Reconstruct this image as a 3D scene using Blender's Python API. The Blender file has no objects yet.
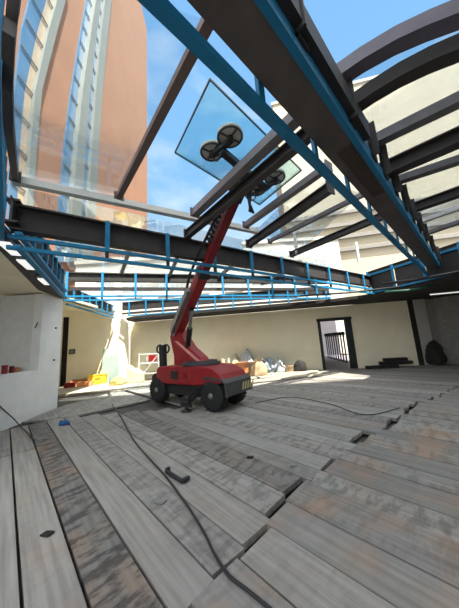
import bpy, bmesh, math, random
import numpy as np
from mathutils import Vector, Matrix
random.seed(7)
SC = bpy.context.scene
COL = SC.collection

# ------------------------------------------------------------------ camera
F_PX, PITCH, ROLL, EYE = 232.0, math.atan(39/232.0), math.radians(3.6), 1.45
fw = Vector((0, math.cos(PITCH), math.sin(PITCH)))
up0 = Vector((0, -math.sin(PITCH), math.cos(PITCH)))
rt0 = Vector((1, 0, 0))
RT = rt0*math.cos(ROLL) - up0*math.sin(ROLL)
UP = up0*math.cos(ROLL) + rt0*math.sin(ROLL)
CAM = Vector((0, 0, EYE))
cd = bpy.data.cameras.new('camera')
cam = bpy.data.objects.new('camera', cd); COL.objects.link(cam)
cd.sensor_fit = 'AUTO'; cd.sensor_width = 36.0; cd.lens = F_PX/608.0*36.0
cd.clip_start = 0.05; cd.clip_end = 500
M3 = Matrix((RT, UP, -fw)).transposed()
cam.matrix_world = Matrix.Translation(CAM) @ M3.to_4x4()
SC.camera = cam

# ------------------------------------------------------------------ exposure, sky, sun
SC.view_settings.view_transform = 'Standard'
SC.view_settings.look = 'None'
SC.view_settings.gamma = 1.0
SC.view_settings.exposure = 0.52
SC.view_settings.use_curve_mapping = False
SUN_TRAVEL = Vector((-0.333, 0.47, -1.0)).normalized()
SUN_STRENGTH = 12.0
W = bpy.data.worlds.new('sky'); SC.world = W; W.use_nodes = True
nt = W.node_tree; nt.nodes.clear()
N = nt.nodes.new; Lk = nt.links.new
o = N('ShaderNodeOutputWorld'); bg = N('ShaderNodeBackground'); Lk(bg.outputs[0], o.inputs[0])
tc = N('ShaderNodeTexCoord'); sep = N('ShaderNodeSeparateXYZ'); Lk(tc.outputs['Generated'], sep.inputs[0])
ramp = N('ShaderNodeValToRGB'); Lk(sep.outputs['Z'], ramp.inputs[0])
cr = ramp.color_ramp
cr.elements[0].position = 0.0; cr.elements[0].color = (0.62, 0.74, 0.84, 1)
cr.elements[1].position = 0.95; cr.elements[1].color = (0.20, 0.44, 0.78, 1)
e = cr.elements.new(0.35); e.color = (0.42, 0.64, 0.88, 1)
e = cr.elements.new(0.62); e.color = (0.24, 0.50, 0.84, 1)
noi = N('ShaderNodeTexNoise'); noi.inputs['Scale'].default_value = 3.2; noi.inputs['Detail'].default_value = 6
mp = N('ShaderNodeMapping'); mp.inputs['Scale'].default_value = (1, 1.6, 2.2); Lk(tc.outputs['Generated'], mp.inputs[0]); Lk(mp.outputs[0], noi.inputs['Vector'])
cl = N('ShaderNodeMapRange'); cl.inputs[1].default_value = 0.54; cl.inputs[2].default_value = 0.78; cl.inputs[4].default_value = 0.7
Lk(noi.outputs[0], cl.inputs[0])
mx = N('ShaderNodeMixRGB'); Lk(cl.outputs[0], mx.inputs[0]); Lk(ramp.outputs[0], mx.inputs[1]); mx.inputs[2].default_value = (0.80, 0.88, 0.95, 1)
# bright veil added around the sun, out of view, for ambient light
dt = N('ShaderNodeVectorMath'); dt.operation = 'DOT_PRODUCT'; Lk(tc.outputs['Generated'], dt.inputs[0]); dt.inputs[1].default_value = -SUN_TRAVEL
gl = N('ShaderNodeMapRange'); gl.inputs[1].default_value = 0.78; gl.inputs[2].default_value = 1.0; gl.interpolation_type = 'SMOOTHSTEP'
Lk(dt.outputs['Value'], gl.inputs[0])
sun_glow = N('ShaderNodeMixRGB'); sun_glow.blend_type = 'ADD'; Lk(gl.outputs[0], sun_glow.inputs[0]); Lk(mx.outputs[0], sun_glow.inputs[1]); sun_glow.inputs[2].default_value = (4.2, 3.9, 3.4, 1)
# added fill light: unseen bright bank over the rear half of the sky
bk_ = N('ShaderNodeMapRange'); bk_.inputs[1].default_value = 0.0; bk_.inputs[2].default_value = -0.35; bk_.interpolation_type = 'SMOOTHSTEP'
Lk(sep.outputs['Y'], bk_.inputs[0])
rear_fill = N('ShaderNodeMixRGB'); rear_fill.blend_type = 'ADD'; Lk(bk_.outputs[0], rear_fill.inputs[0]); Lk(sun_glow.outputs[0], rear_fill.inputs[1]); rear_fill.inputs[2].default_value = (1.75, 1.72, 1.64, 1)
Lk(rear_fill.outputs[0], bg.inputs[0]); bg.inputs[1].default_value = 0.86
sd = bpy.data.lights.new('sun', 'SUN'); sd.energy = SUN_STRENGTH; sd.angle = math.radians(0.6); sd.color = (1.0, 0.94, 0.83)
sun = bpy.data.objects.new('sun', sd); COL.objects.link(sun); sun.location = (8, -12, 40)
sun.rotation_euler = SUN_TRAVEL.to_track_quat('-Z', 'Y').to_euler()

# ------------------------------------------------------------------ measuring
def ray(x, y): return RT*((x-229.5)/F_PX) + UP*((304-y)/F_PX) + fw
def at(x, y, z):                      # the point at height z seen at pixel x, y
    r = ray(x, y); return CAM + r*((z-EYE)/r.z)
def on(x, y, p, n):                   # the point on a plane
    r = ray(x, y); p = Vector(p); n = Vector(n); return CAM + r*((p-CAM).dot(n)/r.dot(n))
def V(*a): return Vector(a)

# ------------------------------------------------------------------ materials
def srgb(c):
    return tuple(((v/255)/12.92 if v/255 <= .04045 else ((v/255+.055)/1.055)**2.4) for v in c)
MATS = {}
def mat(name, c, rough=.6, metal=0.0, var=.12, scale=6.0, bump=0.0, c2=None, spec=.4):
    if name in MATS: return MATS[name]
    m = bpy.data.materials.new(name); m.use_nodes = True; t = m.node_tree
    b = t.nodes['Principled BSDF']; b.inputs['Roughness'].default_value = rough; b.inputs['Metallic'].default_value = metal
    b.inputs['Specular IOR Level'].default_value = spec
    tc = t.nodes.new('ShaderNodeTexCoord'); n = t.nodes.new('ShaderNodeTexNoise')
    n.inputs['Scale'].default_value = scale; n.inputs['Detail'].default_value = 5
    t.links.new(tc.outputs['Object'], n.inputs['Vector'])
    r = t.nodes.new('ShaderNodeMapRange'); r.inputs[1].default_value = .3; r.inputs[2].default_value = .7; t.links.new(n.outputs[0], r.inputs[0])
    x = t.nodes.new('ShaderNodeMixRGB'); t.links.new(r.outputs[0], x.inputs[0])
    l = srgb(c); d = srgb(c2) if c2 else tuple(v*(1-2*var) for v in l)
    x.inputs[1].default_value = (*d, 1); x.inputs[2].default_value = (*l, 1)
    t.links.new(x.outputs[0], b.inputs['Base Color'])
    if bump:
        bp = t.nodes.new('ShaderNodeBump'); bp.inputs['Strength'].default_value = bump; bp.inputs['Distance'].default_value = .02
        t.links.new(n.outputs[0], bp.inputs['Height']); t.links.new(bp.outputs[0], b.inputs['Normal'])
    MATS[name] = m; return m
def glass(name, tint, refl=.12, opacity=.05, white=(.85, .9, .92)):
    m = bpy.data.materials.new(name); m.use_nodes = True; t = m.node_tree; t.nodes.clear()
    o = t.nodes.new('ShaderNodeOutputMaterial'); tr = t.nodes.new('ShaderNodeBsdfTransparent'); tr.inputs[0].default_value = (*tint, 1)
    g = t.nodes.new('ShaderNodeBsdfGlossy'); g.inputs['Roughness'].default_value = .03; g.inputs[0].default_value = (.9, .95, 1, 1)
    df = t.nodes.new('ShaderNodeBsdfDiffuse'); df.inputs[0].default_value = (*white, 1)
    lw = t.nodes.new('ShaderNodeLayerWeight'); lw.inputs[0].default_value = .25
    mu = t.nodes.new('ShaderNodeMath'); mu.operation = 'MULTIPLY'; t.links.new(lw.outputs['Fresnel'], mu.inputs[0]); mu.inputs[1].default_value = refl/.12*.5
    a = t.nodes.new('ShaderNodeMixShader'); a.inputs[0].default_value = opacity; t.links.new(tr.outputs[0], a.inputs[1]); t.links.new(df.outputs[0], a.inputs[2])
    b = t.nodes.new('ShaderNodeMixShader'); t.links.new(mu.outputs[0], b.inputs[0]); t.links.new(a.outputs[0], b.inputs[1]); t.links.new(g.outputs[0], b.inputs[2])
    t.links.new(b.outputs[0], o.inputs[0]); return m

BLACK = mat('black_steel', (48, 44, 43), .65, .0, .18, 5)
BLUE = mat('blue_paint', (9, 116, 160), .55, 0, .08, 8)
RIBGREY = mat('galvanised_grey', (112, 108, 110), .5, .1, .12, 9)
RIBBLACK = mat('dark_rib_steel', (62, 57, 56), .65, 0, .15, 7)
WHITE = mat('white_plaster', (240, 240, 238), .85, 0, .05, 3)
CREAM = mat('cream_plaster', (236, 226, 198), .88, 0, .05, 1.6)
GREYW = mat('grey_plaster', (168, 165, 158), .88, 0, .06, 2)
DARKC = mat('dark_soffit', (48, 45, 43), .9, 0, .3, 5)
DARKDOOR = mat('dark_green_frame', (30, 40, 37), .6, 0, .1)
RED = mat('red_paint', (146, 24, 30), .38, 0, .12, 5, spec=.5)
REDD = mat('dark_red_paint', (122, 22, 27), .42, 0, .12, 5)
RUBBER = mat('rubber', (34, 33, 33), .8, 0, .1, 10)
BLKP = mat('black_plastic', (38, 38, 40), .5, 0, .1)
GREYP = mat('grey_metal', (128, 128, 126), .45, .3, .1)
LIGHTM = mat('pale_metal', (205, 205, 200), .5, .1, .06)
YEL = mat('yellow_paint', (228, 186, 50), .6)
ORANGE = mat('terracotta_orange', (216, 140, 92), .8, 0, .12, 8)
BROWN = mat('brown_board', (160, 112, 78), .8, 0, .12, 8)
PAPER = mat('kraft_paper', (186, 156, 122), .85, 0, .1, 12)
PLASTICW = mat('white_plastic_film', (186, 188, 190), .35, 0, .08, 9)
FOAM = mat('pale_foam', (206, 196, 158), .8, 0, .06, 10)
SANDM = mat('pale_dust', (178, 170, 154), .95, 0, .16, 20, .4)
TOWERM = mat('tower_render', (140, 101, 77), .85, 0, .07, .35)
TOWERW = mat('tower_pale_strip', (116, 120, 115), .6, 0, .06, .4)
TOWERG = mat('tower_blue_glass', (88, 122, 152), .18, .2, .12, .5, spec=.7)
MULL = mat('tower_mullion', (88, 92, 96), .5)
BUILD = mat('cream_facade', (164, 156, 137), .88, 0, .05, .25)
BUILDW = mat('white_facade', (180, 177, 168), .85, 0, .06, .3)
LIGHTT = mat('lamp_white', (232, 234, 232), .4, 0, .03)
WOODB = mat('black_timber', (36, 33, 31), .85, 0, .2, 9)
CORR = mat('corridor_grey', (96, 94, 102), .8, 0, .06, 3)
_b = LIGHTT.node_tree.nodes['Principled BSDF']; _b.inputs['Emission Color'].default_value = (1, 1, .97, 1); _b.inputs['Emission Strength'].default_value = .55   # weak emission on the lamp diffusers and tube
PANE = glass('roof_glass', (.93, .96, .97), .12, .035)
LIFTG = glass('lifted_glass', (.80, .94, .95), .12, .05, (.6, .85, .88))
SHEETG = glass('sheet_plastic', (.80, .88, .84), .12, .5, (.38, .45, .40))

# ------------------------------------------------------------------ mesh builder
class MB:
    def __init__(s): s.v = []; s.f = []; s.sm = []
    def add(s, vs, fs, smooth=False):
        b = len(s.v); s.v += [Vector(q) for q in vs]; s.f += [tuple(b+i for i in f) for f in fs]; s.sm += [smooth]*len(fs); return s
    def box8(s, p):   # 4 bottom (ccw), 4 top
        return s.add(p, [(3, 2, 1, 0), (4, 5, 6, 7), (0, 1, 5, 4), (1, 2, 6, 5), (2, 3, 7, 6), (3, 0, 4, 7)])
    def box(s, a, b):
        x0, y0, z0 = a; x1, y1, z1 = b
        return s.box8([(x0, y0, z0), (x1, y0, z0), (x1, y1, z0), (x0, y1, z0), (x0, y0, z1), (x1, y0, z1), (x1, y1, z1), (x0, y1, z1)])
    def frame(s, o, ax, ay, az):      # box at corner o with three edge vectors
        o = Vector(o); ax = Vector(ax); ay = Vector(ay); az = Vector(az)
        return s.box8([o, o+ax, o+ax+ay, o+ay, o+az, o+ax+az, o+ax+ay+az, o+ay+az])
    def beam(s, p0, p1, w, h, arch=0.0, seg=1, upv=(0, 0, 1)):
        p0 = Vector(p0); p1 = Vector(p1); d = (p1-p0).normalized(); upv = Vector(upv)
        sd = d.cross(upv).normalized(); u = sd.cross(d).normalized(); vs = []; fs = []
        for i in range(seg+1):
            t = i/seg; c = p0.lerp(p1, t) + u*(arch*4*t*(1-t))
            vs += [c-sd*w/2-u*h/2, c+sd*w/2-u*h/2, c+sd*w/2+u*h/2, c-sd*w/2+u*h/2]
        for i in range(seg):
            a = i*4; b = a+4
            for k in range(4): fs.append((a+k, a+(k+1) % 4, b+(k+1) % 4, b+k))
        fs += [(3, 2, 1, 0), tuple(seg*4+k for k in range(4))]
        return s.add(vs, fs)
    def ibeam(s, p0, p1, w, h, t=.025, arch=0, seg=1):
        p0 = Vector(p0); p1 = Vector(p1); d = (p1-p0).normalized(); sd = d.cross(Vector((0, 0, 1))).normalized(); u = sd.cross(d)
        s.beam(p0-u*(h/2-t/2), p1-u*(h/2-t/2), w, t, arch, seg); s.beam(p0+u*(h/2-t/2), p1+u*(h/2-t/2), w, t, arch, seg)
        return s.beam(p0, p1, t, h-2*t, arch, seg)
    def cyl(s, p0, p1, r0, r1=None, n=16, cap=True, smooth=True):
        p0 = Vector(p0); p1 = Vector(p1); r1 = r0 if r1 is None else r1
        d = (p1-p0).normalized(); a = d.orthogonal().normalized(); b = d.cross(a)
        ring = lambda c, r: [c+(a*math.cos(2*math.pi*k/n)+b*math.sin(2*math.pi*k/n))*r for k in range(n)]
        s.add(ring(p0, r0)+ring(p1, r1), [(k, (k+1) % n, n+(k+1) % n, n+k) for k in range(n)], smooth)
        if cap:
            s.add(ring(p0, r0), [tuple(range(n))[::-1]]); s.add(ring(p1, r1), [tuple(range(n))])
        return s
    def lathe(s, c, axis, prof, n=24):   # prof: (along axis, radius)
        c = Vector(c); d = Vector(axis).normalized(); a = d.orthogonal().normalized(); b = d.cross(a); vs = []; fs = []
        for (h, r) in prof: vs += [c+d*h+(a*math.cos(2*math.pi*k/n)+b*math.sin(2*math.pi*k/n))*r for k in range(n)]
        for i in range(len(prof)-1):
            for k in range(n): fs.append((i*n+k, i*n+(k+1) % n, (i+1)*n+(k+1) % n, (i+1)*n+k))
        s.add(vs, fs, True)
        if prof[0][1] > 1e-4: s.add(vs[:n], [tuple(range(n))[::-1]])
        if prof[-1][1] > 1e-4: s.add(vs[-n:], [tuple(range(n))])
        return s
    def tube(s, pts, r, n=8):
        pts = [Vector(p) for p in pts]; vs = []; fs = []; pa = None
        for i, p in enumerate(pts):
            d = (pts[min(i+1, len(pts)-1)]-pts[max(i-1, 0)]).normalized()
            a = d.orthogonal().normalized() if pa is None else (pa-d*pa.dot(d)).normalized()
            pa = a; b = d.cross(a)
            vs += [p+(a*math.cos(2*math.pi*k/n)+b*math.sin(2*math.pi*k/n))*r for k in range(n)]
        for i in range(len(pts)-1):
            for k in range(n): fs.append((i*n+k, i*n+(k+1) % n, (i+1)*n+(k+1) % n, (i+1)*n+k))
        fs += [tuple(range(n))[::-1], tuple((len(pts)-1)*n+k for k in range(n))]
        return s.add(vs, fs, True)
    def prism(s, poly, ext):             # planar polygon pushed by vector ext
        poly = [Vector(p) for p in poly]; ext = Vector(ext); n = len(poly)
        return s.add(poly+[p+ext for p in poly], [tuple(range(n))[::-1], tuple(range(n, 2*n))]+[(i, (i+1) % n, n+(i+1) % n, n+i) for i in range(n)])
    def blob(s, c, rx, ry, rz, seed=0, rough=.18, n=14, m=9, flat=True):
        rnd = random.Random(seed); ph = [rnd.uniform(0, 6.28) for _ in range(6)]; c = Vector(c); vs = []; fs = []
        for i in range(m+1):
            th = math.pi*i/m
            for k in range(n):
                f = 2*math.pi*k/n
                q = 1+rough*(math.sin(3*f+ph[0])*math.sin(2*th+ph[1])+.6*math.sin(5*f+ph[2]+3*th)+.5*math.sin(7*th+ph[3]+2*f))
                z = math.cos(th)*rz*q
                if flat: z = max(z, -rz*.45)
                vs.append(c+Vector((math.sin(th)*math.cos(f)*rx*q, math.sin(th)*math.sin(f)*ry*q, z)))
        for i in range(m):
            for k in range(n): fs.append((i*n+k, (i+1)*n+k, (i+1)*n+(k+1) % n, i*n+(k+1) % n))
        return s.add(vs, fs, True)
    def build(s, name, m, parent=None, bevel=0, loc=None):
        if loc is None:
            if parent is None:
                lo = Vector([min(v[i] for v in s.v) for i in range(3)]); hi = Vector([max(v[i] for v in s.v) for i in range(3)])
                loc = Vector(((lo.x+hi.x)/2, (lo.y+hi.y)/2, lo.z))
            else: loc = parent.get('_o') and Vector(parent['_o']) or Vector((0, 0, 0))
        loc = Vector(loc)
        me = bpy.data.meshes.new(name); me.from_pydata([tuple(v-loc) for v in s.v], [], s.f)
        me.polygons.foreach_set('use_smooth', s.sm)
        bm = bmesh.new(); bm.from_mesh(me); bmesh.ops.remove_doubles(bm, verts=bm.verts, dist=1e-5) if len(s.sm) and any(s.sm) and len(s.v) < 0 else None
        bmesh.ops.recalc_face_normals(bm, faces=bm.faces); bm.to_mesh(me); bm.free()
        me.materials.append(m)
        ob = bpy.data.objects.new(name, me); COL.objects.link(ob)
        if parent is not None: ob.parent = parent
        else: ob.location = loc
        ORG[ob.name] = loc
        if bevel:
            bv = ob.modifiers.new('edge', 'BEVEL'); bv.width = bevel; bv.segments = 2; bv.limit_method = 'ANGLE'; bv.angle_limit = math.radians(40)
        return ob
ORG = {}
def tag(o, label, cat, group=None):
    o['label'] = label; o['category'] = cat
    if group: o['group'] = group
    return o
def thing(name, loc, label, cat, group=None):
    o = bpy.data.objects.new(name, None); COL.objects.link(o); o.location = loc; o.empty_display_size = .1
    ORG[o.name] = Vector(loc); return tag(o, label, cat, group)
def part(name, mb, m, parent, bevel=0, label=None):
    # parts keep their thing's base as origin so copies move together
    o = mb.build(name, m, parent, bevel, loc=ORG[parent.name])
    if label: o['label'] = label
    return o
def struct(name, mb, m, bevel=0):
    o = mb.build(name, m, None, bevel); o['kind'] = 'structure'; return o
def copy_thing(o, delta, label=None):
    c = o.copy(); COL.objects.link(c); c.location = o.location + Vector(delta)
    if label: c['label'] = label
    for ch in list(o.children):
        k = ch.copy(); COL.objects.link(k); k.parent = c
        for g in list(ch.children):
            q = g.copy(); COL.objects.link(q); q.parent = k
    return c

# ================================================================== SETTING
struct('floor_slab', MB().box((-9, -3, -.16), (12, 16, -.10)), mat('dusty_concrete', (84, 81, 77), .95, 0, .15, 3))

# --- plank deck -----------------------------------------------------
ANG = math.radians(44)
Ux, Vx = Vector((math.cos(ANG), math.sin(ANG), 0)), Vector((-math.sin(ANG), math.cos(ANG), 0))
def uv(p): return (p.x*Ux.x+p.y*Ux.y, p.x*Vx.x+p.y*Vx.y)
def clip(poly, a, b):       # keep the left side of a->b
    out = []
    for i in range(len(poly)):
        p, q = poly[i], poly[(i+1) % len(poly)]
        sp = (b[0]-a[0])*(p[1]-a[1])-(b[1]-a[1])*(p[0]-a[0]); sq = (b[0]-a[0])*(q[1]-a[1])-(b[1]-a[1])*(q[0]-a[0])
        if sp >= 0: out.append(p)
        if sp*sq < 0:
            t = sp/(sp-sq); out.append((p[0]+(q[0]-p[0])*t, p[1]+(q[1]-p[1])*t))
    return out
ROOM = [(-4.72, -2.5), (10.1, -2.5), (10.1, 10.35), (8.4, 10.3), (-3.2, 11.95), (-5.3, 12.2), (-5.2, 11.75), (-7.5, 10.8), (-7.6, 7.2), (-5.05, 7.15), (-4.9, 5.0)]
def room_clip(poly, edges):
    for a, b in edges:
        if len(poly) > 2: poly = clip(poly, a, b)
    return poly
deck = {'v': [], 'f': [], 'c': []}
def plank(poly, z0, z1, tone, stain, brown, tilt=0.0):
    n = len(poly)
    if n < 3: return
    b = len(deck['v']); cx = sum(p[0] for p in poly)/n; cy = sum(p[1] for p in poly)/n
    for p in poly: deck['v'].append((p[0], p[1], z0))
    for p in poly: deck['v'].append((p[0], p[1], z1 + tilt*((p[0]-cx)*Ux.x+(p[1]-cy)*Ux.y)))
    fs = [tuple(b+i for i in range(n))[::-1], tuple(b+n+i for i in range(n))]+[(b+i, b+(i+1) % n, b+n+(i+1) % n, b+n+i) for i in range(n)]
    deck['f'] += fs; deck['c'] += [(tone, stain, brown, 1)]*len(fs)
def uvpoly(u0, u1, v00, v01, v10, v11):
    P = lambda u, v: (Ux.x*u+Vx.x*v, Ux.y*u+Vx.y*v)
    return [P(u0, v00), P(u1, v10), P(u1, v11), P(u0, v01)]
EDG_MAIN = [((-4.9, 5.0), (-4.72, -2.5)), ((10.1, -2.5), (10.1, 10.3)), ((8.4, 10.3), (-3.2, 11.9)), ((-4.72, -2.5), (10.1, -2.5)), ((-2.0, 13.0), (-5.0, 6.0))]
EDG_MAIN[-1] = ((-4.2, 9.6), (-4.95, 5.0))
rnd = random.Random(11)
edges_u = [-4.6, -4.3, -4.0, -3.7, -3.42, -3.12, -2.83, -2.55, -2.26, -1.98, -1.68, -1.4, -1.1, -.8, -.5, -.14, .175, .455, .76, 1.05, 1.345, 1.69, 2.04]
u = 2.04
while u < 13.5: u += rnd.choice([.27, .29, .31, .34, .24]); edges_u.append(u)
def far_v(u):   # the far ends of the near-left boards
    if u < 1.05: return 6.88
    if u < 3.2: return 6.88-(u-1.05)*.83
    return 20
SEAM = [(.5, 1.36), (1.2, 1.41), (1.65, 1.46), (2.1, 1.50), (2.9, 1.45), (4.0, 1.38), (4.4, 1.22), (6.3, 1.08), (7.2, .8), (14, -.2)]
def seam(u):
    if u <= .5: return 1.36
    for (a, va), (b, vb) in zip(SEAM, SEAM[1:]):
        if a <= u <= b: return va+(vb-va)*(u-a)/(b-a)
    return 0
for i, (u0, u1) in enumerate(zip(edges_u, edges_u[1:])):
    g = .006+.005*rnd.random(); um = (u0+u1)/2
    s = seam(um)+rnd.uniform(-.07, .07)
    e = far_v(um)
    tone = rnd.uniform(.74, 1.08); st = rnd.choice([.0, .1, .15, .3, .55]); br = rnd.choice([0, 0, .2, .1])
    if abs(um-.6) < .1: tone, st, br = .62, 1.0, .45
    if abs(um-.9) < .1: tone, st = 1.0, .05
    if abs(um-.3) < .1: tone, st = 1.06, .1
    if abs(um-1.2) < .1: tone, st = .95, .45
    if abs(um-1.5) < .1: tone, st = 1.02, .1
    if 2.0 < um < 2.5: tone, st = .72, .7
    if um < .45: s = -.5 if um > -.3 else -6
    # split the long runs in two or three boards
    cuts = [s]
    L = rnd.uniform(3.4, 5.2) if um > 1.3 else 5.6
    v = s
    while v < min(e, 14)-1.2:
        v = min(v+L, min(e, 14)); cuts.append(v); L = rnd.uniform(3.6, 4.6)
    if cuts[-1] < min(e, 14): cuts[-1] = min(e, 14)
    for k, (a, b) in enumerate(zip(cuts, cuts[1:])):
        z1 = rnd.uniform(-.008, .0); w = rnd.uniform(-.006, .006) if um > 2 else 0
        poly = room_clip(uvpoly(u0+g+w, u1-g+w, a+.008, b-.008, a+.008+rnd.uniform(-.02, .02), b-.008), EDG_MAIN)
        t2 = tone if k == 0 else rnd.uniform(.85, 1.08)
        plank(poly, -.055, z1, t2, st if k == 0 else rnd.choice([0, .1, .3]), br, rnd.uniform(-.012, .012))
# boards beyond the seam, towards the right and the camera
ub = [.50, .86, 1.25, 1.62, 1.95, 2.35, 2.62, 2.98, 3.26, 3.62, 3.98, 4.30, 4.62, 4.95, 5.3, 5.6, 5.95, 6.3, 6.6, 6.95, 7.3]
while ub[-1] < 14: ub.append(ub[-1]+rnd.uniform(.27, .36))
for u0, u1 in zip(ub, ub[1:]):
    um = (u0+u1)/2; s = seam(um)-.03-rnd.uniform(0, .06); g = .006+.004*rnd.random(); v = s
    first = True
    while v > -9:
        b = v; a = v-rnd.uniform(2.6, 4.2); v = a
        tone = rnd.uniform(.72, 1.05); st = rnd.choice([.1, .2, .4, .55]); br = rnd.choice([.1, .35, .6, .2])
        if first and 1.25 < um < 1.6: tone, st, br = 1.05, .15, .1
        if first and um < 1.25: tone, st, br = .92, .25, .75
        if first and 1.9 < um < 2.3: tone, st, br = .85, .3, .5
        sk = rnd.uniform(-.05, .05) if um > 2.4 else 0
        poly = room_clip(uvpoly(u0+g, u1-g, a+.008, b, a+.008, b+sk), EDG_MAIN)
        plank(poly, -.055, rnd.uniform(-.002, .008), tone, st, br, rnd.uniform(-.03, .03)); first = False
# lower boards beyond the left deck's end: they run straight away from the camera
EDG_FAR = [((-5.3, 5.4), (-4.9, 5.0)), ((-4.75, 4.9), (-1.2, 5.95)), ((-3.4, 8.9), (-7.6, 9.6))]
x = -5.6
while x < -.9:
    w = rnd.uniform(.26, .34); y = 3.6
    while y < 10:
        b = y+rnd.uniform(2.0, 3.6)
        poly = [(x+.006, y), (x+w-.006, y), (x+w-.006-.12*(b-y), b-.01), (x+.006-.12*(b-y), b-.01)]
        poly = [(p[0]+.12*3.6-.12*(y-3.6), p[1]) for p in poly]
        poly = room_clip(poly, EDG_MAIN[:4]+[((-5.1, 9.3), (-4.9, 5.0))][:0]+[((-3.2, 11.9), (-5.02, 7.0)), ((-5.0, 7.2), (-4.88, 4.9))])
        # only beyond the far ends of the boards
        c = [q for q in poly]
        for a_, b_ in (((uvpoly(0, 1.05, 6.88, 7, 6.88, 7)[0]), (uvpoly(0, 1.05, 6.88, 7, 6.88, 7)[1])),):
            if len(c) > 2: c = clip(c, a_, b_)
        pA = uvpoly(1.05, 3.2, 6.9, 7, 5.1, 7)
        if len(c) > 2: c = clip(c, pA[0], pA[1])
        if len(c) > 2: c = clip(c, pA[1], (pA[1][0]+Vx.x, pA[1][1]+Vx.y)) if True else c
        plank(c, -.07, -.028+rnd.uniform(-.01, .004), rnd.uniform(.86, 1.1), rnd.choice([0, .1, .2]), .05); y = b
    x += w
me = bpy.data.meshes.new('floor'); me.from_pydata(deck['v'], [], deck['f'])
ca = me.color_attributes.new('board', 'FLOAT_COLOR', 'CORNER')
li = 0
for p, c in zip(me.polygons, deck['c']):
    for _ in p.loop_indices: ca.data[li].color = c; li += 1
fl = bpy.data.objects.new('floor', me); COL.objects.link(fl); fl['kind'] = 'structure'
m = bpy.data.materials.new('weathered_boards'); m.use_nodes = True; t = m.node_tree; b = t.nodes['Principled BSDF']
b.inputs['Roughness'].default_value = .85; b.inputs['Specular IOR Level'].default_value = .25
nn = t.nodes.new; ll = t.links.new
at_ = nn('ShaderNodeVertexColor'); at_.layer_name = 'board'; sp = nn('ShaderNodeSeparateColor'); ll(at_.outputs[0], sp.inputs[0])
tcn = nn('ShaderNodeTexCoord'); r1 = nn('ShaderNodeMapping'); r1.inputs['Rotation'].default_value = (0, 0, -ANG); ll(tcn.outputs['Object'], r1.inputs[0])
r2 = nn('ShaderNodeMapping'); r2.inputs['Scale'].default_value = (26, 1.3, 10); ll(r1.outputs[0], r2.inputs[0])
r3 = nn('ShaderNodeMapping'); r3.inputs['Scale'].default_value = (2.6, 6.5, 2); ll(r1.outputs[0], r3.inputs[0])
g1 = nn('ShaderNodeTexNoise'); g1.inputs['Scale'].default_value = 1; g1.inputs['Detail'].default_value = 6; ll(r2.outputs[0], g1.inputs[0])
g2 = nn('ShaderNodeTexNoise'); g2.inputs['Scale'].default_value = 1.5; g2.inputs['Detail'].default_value = 8; g2.inputs['Roughness'].default_value = .65; ll(r3.outputs[0], g2.inputs[0])
g3 = nn('ShaderNodeTexNoise'); g3.inputs['Scale'].default_value = 2.3; g3.inputs['Detail'].default_value = 4; ll(r1.outputs[0], g3.inputs[0])
cg = nn('ShaderNodeMixRGB'); cg.inputs[1].default_value = (*srgb((124, 120, 115)), 1); cg.inputs[2].default_value = (*srgb((148, 145, 139)), 1); 
mr = nn('ShaderNodeMapRange'); mr.inputs[1].default_value = .3; mr.inputs[2].default_value = .65; ll(g1.outputs[0], mr.inputs[0]); ll(mr.outputs[0], cg.inputs[0])
def mth(op, a, bb):
    q = nn('ShaderNodeMath'); q.operation = op; q.use_clamp = op != 'MULTIPLY' and op != 'ADD'
    for i, vv in enumerate((a, bb)):
        if isinstance(vv, (int, float)): q.inputs[i].default_value = vv
        else: ll(vv, q.inputs[i])
    return q.outputs[0]
mul = nn('ShaderNodeMixRGB'); mul.blend_type = 'MULTIPLY'; mul.inputs[0].default_value = 1; ll(cg.outputs[0], mul.inputs[1])
tn = nn('ShaderNodeCombineColor'); 
for k in range(3): ll(sp.outputs[0], tn.inputs[k])
ll(tn.outputs[0], mul.inputs[2])
bm_ = nn('ShaderNodeMapRange'); bm_.inputs[1].default_value = .45; bm_.inputs[2].default_value = .68; ll(g3.outputs[0], bm_.inputs[0])
brn = nn('ShaderNodeMixRGB'); ll(mth('MULTIPLY', bm_.outputs[0], sp.outputs[2]), brn.inputs[0]); ll(mul.outputs[0], brn.inputs[1]); brn.inputs[2].default_value = (*srgb((158, 122, 92)), 1)
sm_ = nn('ShaderNodeMapRange'); sm_.inputs[1].default_value = .47; sm_.inputs[2].default_value = .585; ll(g2.outputs[0], sm_.inputs[0])
stn = nn('ShaderNodeMixRGB'); ll(mth('MULTIPLY', mth('MULTIPLY', sm_.outputs[0], sp.outputs[1]), .8), stn.inputs[0]); ll(brn.outputs[0], stn.inputs[1]); stn.inputs[2].default_value = (*srgb((58, 55, 54)), 1)
ll(stn.outputs[0], b.inputs['Base Color'])
bp = nn('ShaderNodeBump'); bp.inputs['Strength'].default_value = .35; bp.inputs['Distance'].default_value = .01; ll(g1.outputs[0], bp.inputs['Height']); ll(bp.outputs[0], b.inputs['Normal'])
me.materials.append(m)

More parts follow.
